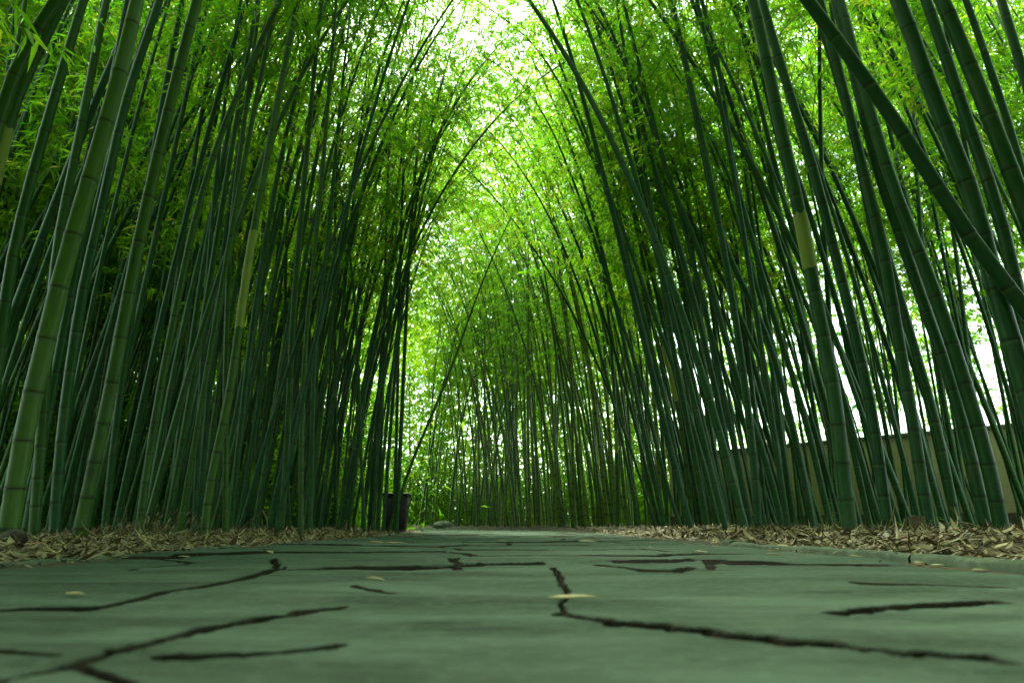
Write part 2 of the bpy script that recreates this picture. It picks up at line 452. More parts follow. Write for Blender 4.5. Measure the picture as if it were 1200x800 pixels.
def culm_mesh(mb, C, r0, tint, lod, r, s_max=None, mat=0):
    H = C.H; s_max = s_max or H*.985
    nodes = []; q = r.uniform(.03, .09); gap = .13 + r0*1.7
    while q < s_max: nodes.append(q); q += gap*r.uniform(.93, 1.07); gap = min(gap*1.10, .21 + r0*3.2)
    prof = {2: [(-.030, 1.0, .10, 0), (-.012, 1.0, .55, 0), (-.0035, 1.035, .30, .2), (.0, 1.055, .1, .75), (.0035, .985, 0, 1), (.008, 1.045, .12, .35), (.020, 1.0, .03, 0)],
            1: [(-.030, 1.0, .10, 0), (-.008, 1.01, .50, .0), (0, 1.06, 0, 1), (.008, 1.02, .1, .3), (.025, 1.0, 0, 0)],
            0: [(-.035, 1.0, .1, 0), (0, 1.05, .15, .8), (.03, 1.0, 0, 0)]}[lod]
    S = [0.0]; K = [1.12]; A = [0]; B = [0.4]
    for nq in nodes:
        wax = r.uniform(.25, 1.0)
        for (o, kk, a, b) in prof:
            s = nq + o*(1 if r0 > .035 else .8)
            if s > S[-1] + 1e-4 and s < s_max: S.append(s); K.append(kk); A.append(a*wax); B.append(b)
    S.append(s_max); K.append(1.0); A.append(0); B.append(0)
    S = np.array(S); f = S/H
    R = r0*(1 - .18*f - .68*f**2.2)*np.array(K); R = np.maximum(R, .004)
    skin = np.stack([np.array(A), np.array(B), np.full(len(S), tint)], -1)
    tube(mb, C.at(S), R, {2: 18, 1: 10, 0: 6}[lod], mat, False, skin=skin)
    return nodes

def crown_mesh(mb, C, s0, r, dens=1.0, leaf=1.0, fine=False, mats=(0, 1), tshift=0.0, twigs=True, reach=1.0):
    """branches at the upper nodes, each with drooping leafy twigs"""
    H = C.H; q = np.arange(s0, H-.05, .30/dens**.35); nb = len(q)
    if nb < 1: return
    q = np.repeat(q, 2); q = q + r.uniform(-.06, .06, len(q)); q = q[r.random(len(q)) < .78]; nb = len(q)
    if nb < 1: return
    P = C.at(q); T = C.tan(q)
    az = r.uniform(0, 2*pi, nb); el = r.uniform(.25, .85, nb)
    D = np.stack([np.cos(az)*np.cos(el), np.sin(az)*np.cos(el), np.sin(el)], -1) + .45*T; D = norm(D)
    fr = (q-s0)/max(H-s0, .1)
    BL = (1.25*np.sin(np.clip(.25 + fr*.95, 0, 1)*pi*.93)+.30)*r.uniform(.6, 1.2, nb)*reach
    sag = r.uniform(.25, .6, nb)
    def bp(k, t): return P[k] + D[k]*(BL[k]*t)[:, None] - np.array([0, 0, 1.])*(sag[k]*BL[k]*t**2)[:, None]
    if twigs:
        ts = np.linspace(0, 1, 5); allv = []
        idx = np.repeat(np.arange(nb), 5); tt = np.tile(ts, nb)
        c = bp(idx, tt); rad = .0065*(1-.75*tt)
        offs = np.array([[1, 0, 0], [-.5, .866, 0], [-.5, -.866, 0.]])
        V = c[:, None] + rad[:, None, None]*offs[None]
        b = (np.arange(nb)*15)[:, None, None, None] + (np.arange(4)*3)[None, :, None, None]
        jj = np.array([[0, 1, 4, 3], [1, 2, 5, 4], [2, 0, 3, 5]])[None, None]
        mb.add(V.reshape(-1, 3), [(b+jj).reshape(-1, 4)], mats[1], tint=np.zeros(nb*15))
    nt = max(2, int(round(6*dens**.5)))             # twigs on a branch
    k = np.repeat(np.arange(nb), nt); t = r.uniform(.18, 1.0, len(k))
    o = bp(k, t); ta = r.uniform(0, 2*pi, len(k))
    td = norm(D[k]*.7 + np.stack([np.cos(ta), np.sin(ta), r.uniform(-.5, .35, len(k))], -1)*.9)
    tl = r.uniform(.12, .38, len(k))
    nl = max(3, int(round(9*dens**.5)))
    kk = np.repeat(np.arange(len(k)), nl); w = 1 - .85*r.random(len(kk))**1.7
    pos = o[kk] + td[kk]*(tl[kk]*w)[:, None]; pos[:, 2] -= .25*tl[kk]*w**2
    la = r.uniform(0, 2*pi, len(kk))
    d = td[kk]*.75 + np.stack([np.cos(la)*.75, np.sin(la)*.75, -.2-.95*r.random(len(kk))], -1)
    nr = np.stack([r.normal(0, .6, len(kk)), r.normal(0, .6, len(kk)), np.ones(len(kk))], -1)
    ln = r.uniform(.07, .155, len(kk))*leaf; wd = ln*r.uniform(.10, .145, len(kk))
    tint = np.clip(r.normal(.45, .15, len(kk)) + (r.normal(0, .16, nb))[k][kk] + tshift, 0, .97)
    tint = np.where(r.random(len(kk)) < .012, 1.0, tint)
    leaves(mb, pos, d, nr, ln, wd, tint, mats[0], r.uniform(.05, .4, len(kk)), fine)

def sheath_on(C, r0, sa, sb, parent, r):
    S = np.linspace(sa, sb, 9); f = S/C.H
    R = r0*(1 - .18*f - .68*f**2.2)*1.035 + .0015
    mb = MB(); tube(mb, C.at(S) - np.array(parent.location), R, 16, 0, False)
    for q in (0, -1):
        ring = mb.v[0][:16] if q == 0 else mb.v[0][-16:]; tv = C.tan(np.array([S[q]]))[0]
        ring += (r.normal(0, .010, 16)*(1 if q else .5))[:, None]*tv
    o = mb.build('sheath', M['sheath'], parent); o['label'] = 'pale yellow bare internode'; return o

# the bamboos one can tell apart: pixels up the stem, metres ahead, thickness, tint, label
HERO = [
 # ---- grove on the left
 ([(8,636),(30,492),(49,422),(66,345),(90,262),(114,178),(140,92),(161,0)], 3.45, .116, .80, 'thickest bamboo of the left grove, olive green, leaning in by the leaf strip', 0),
 ([(91,638),(107,560),(138,421),(154,321),(178,215),(201,112),(231,0)], 4.3, .104, .66, 'thick olive bamboo standing forward, second stem after the thickest, left grove', 0),
 ([(64,630),(67,568),(74,491),(87,400),(100,318),(119,252),(142,131),(163,73),(187,0)], 5.0, .096, .12, 'bluish green bamboo with pale wax rings, crossing behind the thickest olive one, left grove', 0),
 ([(30,627),(47,536),(66,430),(92,300),(120,160),(150,0)], 5.4, .092, .18, 'dark green bamboo leaning behind the foot of the thickest olive bamboo in the left grove', 0),
 ([(161,633),(172,554),(186,460),(206,365),(219,296),(245,193),(274,118),(328,0)], 5.6, .080, .55, 'long olive bamboo leaning ever harder towards the path, its foot in dry leaves, left grove', 0),
 ([(239,631),(246,564),(258,515),(271,452),(280,384),(288,327),(297,269),(309,207),(321,143),(332,85),(349,0)], 5.9, .094, .72, 'olive bamboo with one bright yellow internode halfway up, in the left grove', (269,385)),
 ([(264,634),(265,540),(264,442),(266,393),(268,296),(275,225),(285,154),(291,99),(299,47),(305,0)], 6.0, .070, .62, 'pale green upright bamboo standing just in front of the one with the yellow internode', 0),
 ([(329,628),(338,505),(341,393),(350,282),(358,200),(368,82),(377,0)], 6.7, .084, .48, 'upright mid green bamboo, the thicker of the pair at the middle of the left grove', 0),
 ([(353,631),(352,515),(358,393),(366,324),(374,241),(382,154),(394,0)], 6.6, .068, .60, 'upright olive bamboo, the thinner of the pair at the middle of the left grove', 0),
 ([(364,623),(366,520),(367,415),(378,324),(387,263),(394,160),(412,0)], 7.4, .066, .25, 'dark slender bamboo close behind the upright pair at the middle of the left grove', 0),
 ([(437,621),(444,500),(453,393),(471,291),(484,236),(498,200),(520,150),(548,110)], 10.2, .074, .30, 'tall bamboo bowing out over the path above the black bin', 0),
 ([(455,618),(480,545),(506,487),(530,430),(553,362),(575,305),(600,252)], 10.6, .060, .70, 'slender bamboo slanting far out across the path opening in front of the black bin', 0),
 ([(428,622),(421,500),(420,403),(412,310),(404,255),(396,200),(388,120)], 9.4, .056, .30, 'bamboo leaning away from the path, against the lean of its neighbours in the left grove', 0),
 ([(-78,640),(-50,420),(-18,180),(25,61),(66,0)], 3.9, .100, .55, 'olive bamboo cutting steeply across the upper corner over the left grove', 0),
 ([(-62,640),(-40,380),(6,140),(36,78),(74,0)], 4.2, .108, .45, 'thick bamboo with a dull yellow stretch, second from the upper corner of the left grove', (150,215)),
 ([(-28,636),(5,354),(17,290),(35,214),(59,131),(80,59),(98,0)], 4.5, .098, .40, 'thick dark green bamboo to the left of the bluish and olive crossing pair', 0),
 ([(40,628),(58,380),(67,282),(81,219),(100,125),(114,48),(125,0)], 5.2, .098, .50, 'straight thick bamboo right behind the thickest olive bamboo of the left grove', 0),
 ([(122,630),(135,500),(150,400),(164,300),(176,200),(196,90),(214,0)], 5.8, .080, .22, 'dark bamboo filling the gap between the two thick olive bamboos, a row behind them', 0),
 ([(198,628),(205,540),(222,420),(238,310),(254,220),(276,110),(304,0)], 6.8, .076, .30, 'dark green bamboo behind the dry undergrowth in the left grove', 0),
 # ---- grove on the right
 ([(997,625),(988,561),(980,470),(967,407),(949,315),(938,252),(926,200),(907,115),(890,30),(882,0)], 4.6, .108, .28, 'thick dark bamboo with a peeling yellow internode at the front of the right grove', (252,315)),
 ([(1041,621),(1030,540),(1020,470),(1006,413),(996,365),(978,296),(957,211),(940,155),(917,85),(893,0)], 5.2, .096, .12, 'dark bluish bamboo with pale rings next to the one with the peeling yellow internode', 0),
 ([(1090,621),(1078,554),(1066,470),(1053,402),(1041,324),(1030,269),(1014,214),(988,100),(960,0)], 5.0, .096, .20, 'very dark thick bamboo rising from beside the bright green seedling', 0),
 ([(1156,613),(1139,540),(1121,470),(1100,405),(1080,351),(1059,288),(1041,236),(1029,205),(1004,100),(978,0)], 4.9, .094, .18, 'dark bamboo, left one of two parallel leaning stems behind the leaf heap', 0),
 ([(1173,613),(1160,547),(1139,477),(1117,405),(1091,329),(1059,252),(1041,203),(1012,107),(984,0)], 4.6, .104, .25, 'thick dark bamboo, right one of two parallel leaning stems behind the leaf heap', 0),
 ([(1240,625),(1215,500),(1190,414),(1165,337),(1146,250),(1132,209),(1093,115),(1069,41),(1052,0)], 3.7, .116, .14, 'thickest bamboo of the right grove, nearly black, crossed by the slanting trunk', 0),
 ([(1300,635),(1262,440),(1222,300),(1187,209),(1154,121),(1115,25),(1104,0)], 3.5, .104, .22, 'thick dark bamboo with wide nodes high in the upper corner over the right grove', 0),
 ([(1252,630),(1222,470),(1190,332),(1173,258),(1157,209),(1124,115),(1102,47),(1085,0)], 4.2, .096, .10, 'bluish dark bamboo between the two thickest bamboos of the right grove', 0),
 ([(1430,640),(1330,520),(1200,362),(1129,269),(1081,190),(1020,100),(966,27),(946,0)], 3.6, .094, .10, 'fallen-over bamboo slanting diagonally across all its upright neighbours in the right grove', 0),
 ([(1330,635),(1270,330),(1200,88),(1173,0)], 4.4, .086, .15, 'bluish bamboo grazing the far upper corner of the right grove', 0),
 ([(1275,628),(1230,330),(1190,170),(1165,94),(1132,0)], 5.4, .084, .20, 'dark bamboo with bright nodes against the sky gap near the upper right corner', 0),
 ([(889,625),(884,540),(871,435),(853,312),(820,150),(788,0)], 7.0, .088, .15, 'bluish green bamboo sweeping up out of the middle of the right grove', 0),
 ([(829,621),(814,533),(800,470),(787,400),(776,330),(766,262),(756,200),(743,125),(722,0)], 8.2, .080, .35, 'brown-footed bamboo leaning out from the front of the right grove', 0),
 ([(800,621),(779,568),(754,452),(737,405),(716,337),(691,263),(669,205),(645,145),(615,100),(585,78)], 9.6, .064, .15, 'slender bamboo arching lowest over the path from the right grove', 0),
 ([(807,622),(793,530),(764,403),(730,282),(706,213),(695,190),(670,122),(635,62),(605,32),(562,2),(540,-8)], 9.2, .072, .25, 'bamboo that bends right over the path in a bow, reaching farthest across the top', 0),
 ([(843,621),(820,520),(780,403),(749,324),(727,258),(703,200),(677,130),(652,65),(630,0)], 8.8, .076, .30, 'tall bamboo curving beside the bowed one, straighter towards its tip', 0),
 ([(870,620),(849,505),(829,414),(798,290),(770,210),(748,130),(725,50),(697,0)], 8.0, .084, .10, 'bluish dark bamboo leaning out between the bowed bamboos and the sky gap', 0),
 ([(919,624),(892,515),(870,470),(848,390),(826,310),(800,247),(779,200),(755,100),(730,0)], 7.6, .082, .22, 'dark bamboo leaning strongly across its neighbours below the sky gap', 0),
 ([(975,624),(960,557),(939,470),(914,397),(889,310),(875,255),(857,200),(845,75),(822,0)], 6.6, .070, .20, 'slim dark bamboo passing in front of the white sky gap of the right grove', 0),
 ([(1021,621),(1002,540),(981,435),(955,350),(930,280),(905,180),(880,80),(860,0)], 6.9, .070, .35, 'slim bamboo between the one with the yellow internode and the dark bluish ringed one', 0),
 ([(953,616),(932,505),(902,400),(880,350),(856,310),(836,241),(822,170),(800,60),(784,0)], 7.6, .086, .05, 'pale bluish green bamboo lit from the wall side in the right grove', 0),
 ([(1121,613),(1100,505),(1083,445),(1069,400),(1060,365),(1034,280),(1012,200),(984,100),(952,0)], 5.9, .086, .20, 'dark bamboo standing between the seedling and the two parallel leaning stems', 0),
 ([(812,618),(800,500),(786,440),(770,380),(752,300),(735,215),(718,120),(700,0)], 10.6, .080, .65, 'bamboo with a yellow stretch just below its middle, behind the bowed bamboos', (405,470)),
 ([(838,618),(830,520),(826,440),(820,360),(808,260),(796,140),(780,0)], 10.4, .078, .55, 'straight bamboo with a short yellow internode behind the brown-footed one', (430,465)),
 ([(724,618),(723,520),(718,420),(708,320),(690,210),(672,120)], 12.8, .080, .55, 'far bamboo with a short yellow internode near the bend of the path', (505,530)),
]

IND = []     # dicts: C, r0, tint, base, hero label...
for pts, Y, dia, tint, label, sh in HERO:
    side = -1 if pts[0][0] < 600 else 1; dia *= .80 if side < 0 else .90
    zs = (400-np.array([q[1] for q in pts]))/FPX
    dr = rng.uniform(-.03, .05)*Y
    P = []
    for k, (px, py) in enumerate(pts):
        f = np.clip((635-py)/635, 0, 1); P.append(at(px, py, Y + dr*f*f))
    P = np.array(P); bz = float(bank(P[0][0], P[0][1])); P[0][2] = bz - .02
    fine = catmull(P, 14)
    kz = np.exp(-.5*(np.arange(-20, 21)/8.0)**2); kz /= kz.sum()      # a living stem has no kinks
    pad = np.vstack([2*fine[0]-fine[20:0:-1], fine, 2*fine[-1]-fine[-2:-22:-1]])
    fine = np.stack([np.convolve(pad[:, k], kz, 'valid') for k in range(3)], -1)
    H = rng.uniform(9.0, 11.5) if dia > .06 else rng.uniform(8.0, 9.5)
    if label.startswith(('slender bamboo slanting', 'slender bamboo arching', 'bamboo that bends')): H = Curve(fine).H + .5
    fine = extend(fine, H, -side*1.0, 1.0, rng)
    IND.append(dict(C=Curve(fine), r0=dia/2, tint=tint, base=P[0], label=label, sheath=sh, Y=Y, side=side))

def free_curve(x, y, side, r, H, lean=None, arch=1.0):
    lean = r.normal(.10, .045) if lean is None else lean
    T = norm(np.array([-side*lean, r.normal(0, .035), 1.0])); q = np.array([x, y, float(bank(x, y))-.02]); pts = [q.copy()]; ln = 0; step = .25
    a = arch*r.uniform(.6, 1.3); wob = r.normal(0, .004, 2)
    while ln < H:
        f = ln/H
        T = norm(T + np.array([-side*.016*a*f + wob[0], wob[1]+r.normal(0, .003), -.055*a*f**3.2])); q = q + T*step; pts.append(q.copy()); ln += step
    return Curve(np.array(pts))

def wall_line(x, y):   # >0: on the near side of the boundary wall
    return (x-10.6)*.755*-1 + (y-14.7)*-.656
bases = [tuple(d['base'][:2]) for d in IND]
def scatter(n, xr, yr, dmin, ok, r):
    out = []; tries = 0
    while len(out) < n and tries < 40000:
        tries += 1
        y = r.uniform(*yr); x = r.uniform(*xr)
        if not ok(x, y): continue
        if all((x-a)**2 + (y-b)**2 > dmin**2 for a, b in bases):
            bases.append((x, y)); out.append((x, y))
    return out
r2 = np.random.default_rng(23)
def u_of(x, y): return x - float(cx(y))
# zones of the grove, front rows first
ZL1 = scatter(56, (-4.2, -1.9), (5.6, 13.2), .17, lambda x, y: u_of(x, y) < -HW-.42 and y*.62 > -x-1.4 and not (abs(x+1.86) < .30 and 11.0 < y < 11.9), r2)
ZL2 = scatter(34, (-8.5, -3.0), (4.6, 14.5), .22, lambda x, y: x < -3.0 and -x < y*.86+.3 and y > 5.2, r2)
ZR1 = scatter(56, (1.9, 4.6), (6.0, 13.0), .18, lambda x, y: u_of(x, y) > HW+.42 and x < y*.62+.2, r2)
ZR2 = scatter(30, (3.2, 9.5), (5.6, 16.0), .24, lambda x, y: wall_line(x, y) > .5 and x < y*.84+.2, r2)
ZC = scatter(72, (-5.5, 3.2), (12.5, 23.0), .18, lambda x, y: HW+.35 < u_of(x, y) < HW+3.0 and x > -y*.155, r2)
ZL1 += [(-1.93, 10.2), (-1.80, 10.75), (-1.70, 10.4), (-2.02, 10.6), (-1.90, 10.45)]
ORD = ['first', 'second', 'third', 'fourth', 'fifth', 'sixth', 'seventh', 'eighth', 'ninth', 'tenth', 'eleventh', 'twelfth']
for zone, spots in (('L1', ZL1), ('L2', ZL2), ('R1', ZR1), ('R2', ZR2), ('C', ZC)):
    for (x, y) in spots:
        side = -1 if zone[0] == 'L' else 1
        dia = {'L1': r2.uniform(.042, .072), 'L2': r2.uniform(.05, .08), 'R1': r2.uniform(.042, .078), 'R2': r2.uniform(.045, .085), 'C': r2.uniform(.05, .085)}[zone]
        lean = .015 if zone == 'L1' and x > -2.05 and 10.1 < y < 10.8 else {'L1': r2.normal(.05, .05), 'L2': r2.normal(.09, .05), 'R1': r2.normal(.13, .06), 'R2': r2.normal(.13, .05), 'C': r2.normal(.07, .05)}[zone]
        tint = np.clip({'L': r2.normal(.27, .17), 'R': r2.normal(.24, .15), 'C': r2.normal(.86, .08)}[zone[0]], .02, .95)  # far-row stems get a paler tint so they look lit
        H = r2.uniform(8.0, 11.0)
        calm = zone == 'L1' and x > -2.05 and 10.1 < y < 10.8
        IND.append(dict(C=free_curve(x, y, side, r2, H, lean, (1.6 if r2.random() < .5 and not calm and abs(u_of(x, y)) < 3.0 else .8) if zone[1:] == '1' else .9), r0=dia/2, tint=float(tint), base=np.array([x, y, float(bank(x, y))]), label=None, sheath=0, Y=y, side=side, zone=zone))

# ---- labels for the stems nobody described above
def tone(t): return 'bluish green' if t < .14 else 'dark green' if t < .36 else 'mid green' if t < .55 else 'olive green'
def build_of(d): return 'thin' if d['r0'] < .027 else 'slim' if d['r0'] < .033 else 'sturdy'
ZTXT = {'L1': 'in the front rows of the left grove', 'L2': 'in the dim back rows of the left grove', 'R1': 'in the front rows of the right grove',
        'R2': 'before the boundary wall behind the right grove', 'C': 'in the far row where the path bends away'}
GTXT = {'L1': 'bamboos in the front of the left grove', 'L2': 'bamboos in the back of the left grove', 'R1': 'bamboos in the front of the right grove',
        'R2': 'bamboos by the boundary wall', 'C': 'bamboos at the bend of the path'}
def lean_of(d):
    a = pix(d['base'])[0]; b = pix(d['C'].at(np.array([2.0]))[0])[0]; s = (b-a)/max(1, abs(pix(d['base'])[1]-pix(d['C'].at(np.array([2.0]))[0])[1]))
    return 'upright' if abs(s) < .09 else ('leaning' if abs(s) < .24 else 'strongly slanting') + (' rightward' if s > 0 else ' leftward')
import collections
def third(d, ztab={'L1': (310, 400), 'L2': (150, 330), 'R1': (790, 880), 'R2': (950, 1080), 'C': (590, 660)}):
    x = pix(d['base'])[0]; lo, hi = ztab[d['zone']]
    return {'L1': ('near the yellow-banded stem', 'around the upright pair', 'just before the black bin'),
            'L2': ('behind the thickest olive', 'behind the dry undergrowth', 'behind the upright pair'),
            'R1': ('beside the far bend', 'around the bowed bamboos', 'below the white sky gap'),
            'R2': ('below the white sky gap', 'behind the peeling yellow band', 'behind the parallel pair'),
            'C': ('near the pale rock', 'facing the middle of the path', 'where the bank begins')}[d['zone']][0 if x < lo else 1 if x < hi else 2]
ROW = {'L1': 'front rows', 'L2': 'back rows', 'R1': 'front rows', 'R2': 'wall side', 'C': 'far row'}
same = collections.defaultdict(list)
for d in IND:
    if d['label'] is None:
        d['label'] = f"{build_of(d)} {tone(d['tint'])} bamboo, {lean_of(d)}, {third(d)}, {ROW[d['zone']]}"
        d['group'] = GTXT[d['zone']]; same[d['label']].append(d)
    else:
        d['group'] = 'bamboos of the left grove' if d['side'] < 0 else 'bamboos of the right grove'
for lab, lst in same.items():
    if len(lst) > 1:
        lst.sort(key=lambda d: pix(d['base'])[0])
        for k, d in enumerate(lst):
            d['label'] = lab + (', leftmost' if k == 0 else ', rightmost' if k == len(lst)-1 else ', ' + ORD[min(k, 11)] + ' rightward')

r3 = np.random.default_rng(31)
for d in IND:
    C = d['C']; b = d['base']; loc = (float(b[0]), float(b[1]), float(b[2]))
    root = empty('bamboo', loc, d['label'], 'bamboo', d['group'])
    CL = Curve(C.P - np.array(loc)); wpx = d['r0']*2*FPX/d['Y']
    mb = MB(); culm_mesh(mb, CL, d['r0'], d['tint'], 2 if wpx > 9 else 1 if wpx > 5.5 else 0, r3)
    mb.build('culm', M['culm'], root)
    near = d['Y'] < 5.3
    s0 = C.H*r3.uniform(.42, .54) if not near else C.H*r3.uniform(.60, .66)
    if d['Y'] > 9: s0 = C.H*r3.uniform(.36, .50)
    if d.get('zone') == 'R1' and d['Y'] < 9.5: s0 = C.H*r3.uniform(.50, .62)
    if d.get('zone') == 'L2': s0 = C.H*r3.uniform(.32, .48)
    if d['label'].startswith('slender bamboo slanting'): s0 = C.H*.84
    mb = MB(); crown_mesh(mb, CL, s0, r3, dens=.9 if near else .45 if d.get('zone') == 'C' else .8 if d['side'] < 0 and d['label'][:4] in ('thin', 'slim', 'stur') else 1.15 if 7 < d['Y'] < 14 else 1.05, leaf=1.35 if near else 1.05, fine=(5.2 < d['Y'] < 10), tshift=r3.normal(0, .06), reach=1.6 if 5.5 < d['Y'] < 14 and abs(u_of(b[0], b[1])) < 2.6 else 1.0)
    mb.build('crown', [M['leaf'], M['twig']], root, smooth=False)
    if d['sheath']:
        S = np.linspace(0, C.H, 500); Q = C.at(S); py = np.array([pix(q)[1] for q in Q])
        a = S[np.argmin(np.abs(py-d['sheath'][1]))]; bq = S[np.argmin(np.abs(py-d['sheath'][0]))]
        sheath_on(Curve(C.P), d['r0'], a, bq, root, r3)

# ---- the mass of further bamboo that reads as one thicket
r4 = np.random.default_rng(47)
th = MB()
def thick(n, ok, xr, yr, dmin, dens, leaf, s0r, Hr=(8, 11), skip=1, tsh=0.05, stem=.34, arch=.8):
    for k, (x, y) in enumerate(scatter(n, xr, yr, dmin, ok, r4)):
        side = -1 if x < 0 else 1
        C = free_curve(x, y, side, r4, r4.uniform(*Hr), r4.normal(.05, .06), arch)
        culm_mesh(th, C, r4.uniform(.022, .042), float(np.clip(r4.normal(stem, .12), .02, .95)), 0, r4)
        if k % skip == 0: crown_mesh(th, C, C.H*r4.uniform(*s0r), r4, dens, leaf, False, (1, 2), tsh, False)
# left, behind the rows: low leafy and bright
thick(380, lambda x, y: -x < y*1.0+1 and -x > 3.2 and u_of(x, y) < -2.6, (-14, -3.2), (6.5, 22), .2, .8, 1.5, (.30, .45), (8, 11), 3)
# beyond the bend; paler stem tint stands in for light falling there
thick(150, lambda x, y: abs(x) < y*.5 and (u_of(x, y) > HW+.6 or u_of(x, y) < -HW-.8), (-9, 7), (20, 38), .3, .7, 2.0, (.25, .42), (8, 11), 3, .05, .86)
# right, in front of and around the wall: high crowns, so the sky shows under them
thick(90, lambda x, y: wall_line(x, y) > .25 and x < y*1.0 and u_of(x, y) > HW+.6, (2.5, 12), (7.5, 22), .2, .9, 1.5, (.42, .55), (8, 11), 2)
thick(40, lambda x, y: wall_line(x, y) < -4, (9, 26), (14, 34), .8, .9, 2.2, (.35, .5))
# the grove goes on behind the camera
thick(230, lambda x, y: abs(u_of(x, y)) > HW+.5 and abs(x) > y*.9+1.3, (-9, 9), (-10, 4), .25, 1.1, 1.6, (.14, .42))  # out of view; kept dense and low-crowned to dim front light on the stems
thick(50, lambda x, y: u_of(x, y) < -HW-.8 or u_of(x, y) > HW+.5, (-13, 1), (17, 27), .35, .8, 1.5, (.3, .45), (11, 14), 3)
thick(56, lambda x, y: HW+.4 < abs(u_of(x, y)) < 3.2, (-3.5, 3.5), (-10, -1.5), .25, 1.2, 1.6, (.40, .5), (8, 10), 1, .05, .34, 2.0)  # unseen arching canopy added to block sky light from the rear
thick(60, lambda x, y: y*.55 < -x < y*1.0, (-15, -6.5), (8, 15), .25, 1.3, 1.5, (.36, .5), (9, 12))
thick(22, lambda x, y: y*.62 < x < y*1.15 and wall_line(x, y) > .3, (5, 14), (6, 15), .25, 1.3, 1.5, (.50, .60), (9.5, 12))
thick(30, lambda x, y: True, (-3, 3), (-16, -10), .35, 1.0, 1.7, (.15, .4))  # unseen stems added across the path to shut out light from behind
tag(th.build('bamboo_thicket', [M['culm'], M['leaf'], M['twig']], smooth=False), 'far green bamboo growing as one mass behind both groves', None, None, 'stuff')

fw = MB(); r5 = np.random.default_rng(53)
def wood(n, az0, az1, d0, d1, z1, size, tsh, z0=0.0):
    k = n//60; a = np.radians(r5.uniform(az0, az1, k)); dd = r5.uniform(d0, d1, k); zc = z0 + (z1-z0)*r5.random(k)**1.1
    cen = np.stack([np.sin(a)*dd, np.cos(a)*dd, zc], -1); kk = np.repeat(np.arange(k), 60); m = len(kk)
    pos = cen[kk] + r5.normal(0, 1, (m, 3))*np.array([.75, .75, .5]); pos[:, 2] = np.maximum(pos[:, 2], .05)
    d = r5.normal(0, 1, (m, 3)); d[:, 2] = d[:, 2]*.5-.35
    nr = r5.normal(0, .6, (m, 3)) + np.array([0, 0, 1.])
    ln = r5.uniform(.16, .34, m)*size
    leaves(fw, pos, d, nr, ln, ln*r5.uniform(.18, .28, m), np.clip(r5.normal(.55, .16, m) + r5.normal(0, .12, k)[kk] + tsh, 0, .97), 0, .2, False)
wood(80000, -62, -14, 17, 30, 9, 1.0, .08)
wood(60000, -64, -12, 14.5, 24, 2.2, .9, -.1)
wood(70000, -64, -14, 23, 33, 9, 1.3, 0)
wood(30000, -12, 14, 33, 40, 2.5, 1.2, -.05)
wood(50000, -14, 12, 34, 46, 13, 1.5, .08)
wood(6000, 12, 24, 32, 42, 5, 1.4, .1)
wood(34000, -64, -20, 15, 24, 15, 1.0, 0, 6)
wood(40000, 16, 64, 17, 27, 17, 1.1, 0, 6.5)
wood(48000, -12, 10, 24, 34, 19, 1.2, .12, 7)
tag(fw.build('far_wood', M['leaf'], None, False), 'light green far-off leafage behind the bamboo stems', None, None, 'stuff')

# ------------------------------------------------------------------ boundary wall on the right
A = np.array([16.3, 8.14]); B = np.array([4.9, 21.3]); wd = (B-A)/np.linalg.norm(B-A); wn = np.array([wd[1], -wd[0]]); WL = np.linalg.norm(B-A)
wang = math.atan2(wd[1], wd[0])
def boxpart(name, l0, l1, d0, d1, z0, z1, mat, parent, bev=.012):
    v = [(l, t, z) for z in (z0, z1) for (l, t) in ((l0, d0), (l1, d0), (l1, d1), (l0, d1))]
    mb = MB(); mb.add(v, [np.array([[3, 2, 1, 0], [4, 5, 6, 7], [0, 1, 5, 4], [1, 2, 6, 5], [2, 3, 7, 6], [3, 0, 4, 7]])])
    o = mb.build(name, mat, parent, smooth=False)
    if bev:
        md = o.modifiers.new('edge', 'BEVEL'); md.width = bev; md.segments = 2
    return o
w = empty('boundary_wall', (A[0], A[1], 0), 'weathered yellowish boundary wall seen between the stems of the right grove', 'wall'); w.rotation_euler = (0, 0, wang)
boxpart('plaster', 0, WL, -.12, .12, .36, 2.10, M['wall'], w)
boxpart('plinth', -.02, WL+.02, -.17, .17, -.2, .357, M['plinth'], w)
boxpart('coping', -.04, WL+.04, -.18, .18, 2.103, 2.20, M['cap'], w)

# ------------------------------------------------------------------ black bin at the end of the left grove
bx, by = -1.86, 11.3; bz = float(bank(bx, by))
b = empty('litter_bin', (bx, by, bz), 'black square bin half hidden behind slender bamboos at the end of the left grove', 'bin')
def frustum(mb, w0, d0, w1, d1, z0, z1):
    v = [(-w0, -d0, z0), (w0, -d0, z0), (w0, d0, z0), (-w0, d0, z0), (-w1, -d1, z1), (w1, -d1, z1), (w1, d1, z1), (-w1, d1, z1)]
    mb.add(v, [np.array([[3, 2, 1, 0], [4, 5, 6, 7], [0, 1, 5, 4], [1, 2, 6, 5], [2, 3, 7, 6], [3, 0, 4, 7]])])
m = MB(); frustum(m, .16, .15, .20, .18, .03, .55); o = m.build('body', M['bin'], b, False); o.modifiers.new('edge', 'BEVEL').width = .015
m = MB(); frustum(m, .215, .195, .215, .195, .553, .60); o = m.build('rim', M['bin'], b, False); o.modifiers.new('edge', 'BEVEL').width = .012
m = MB(); frustum(m, .14, .13, .14, .13, -.05, .027); m.build('foot', M['bin'], b, False)

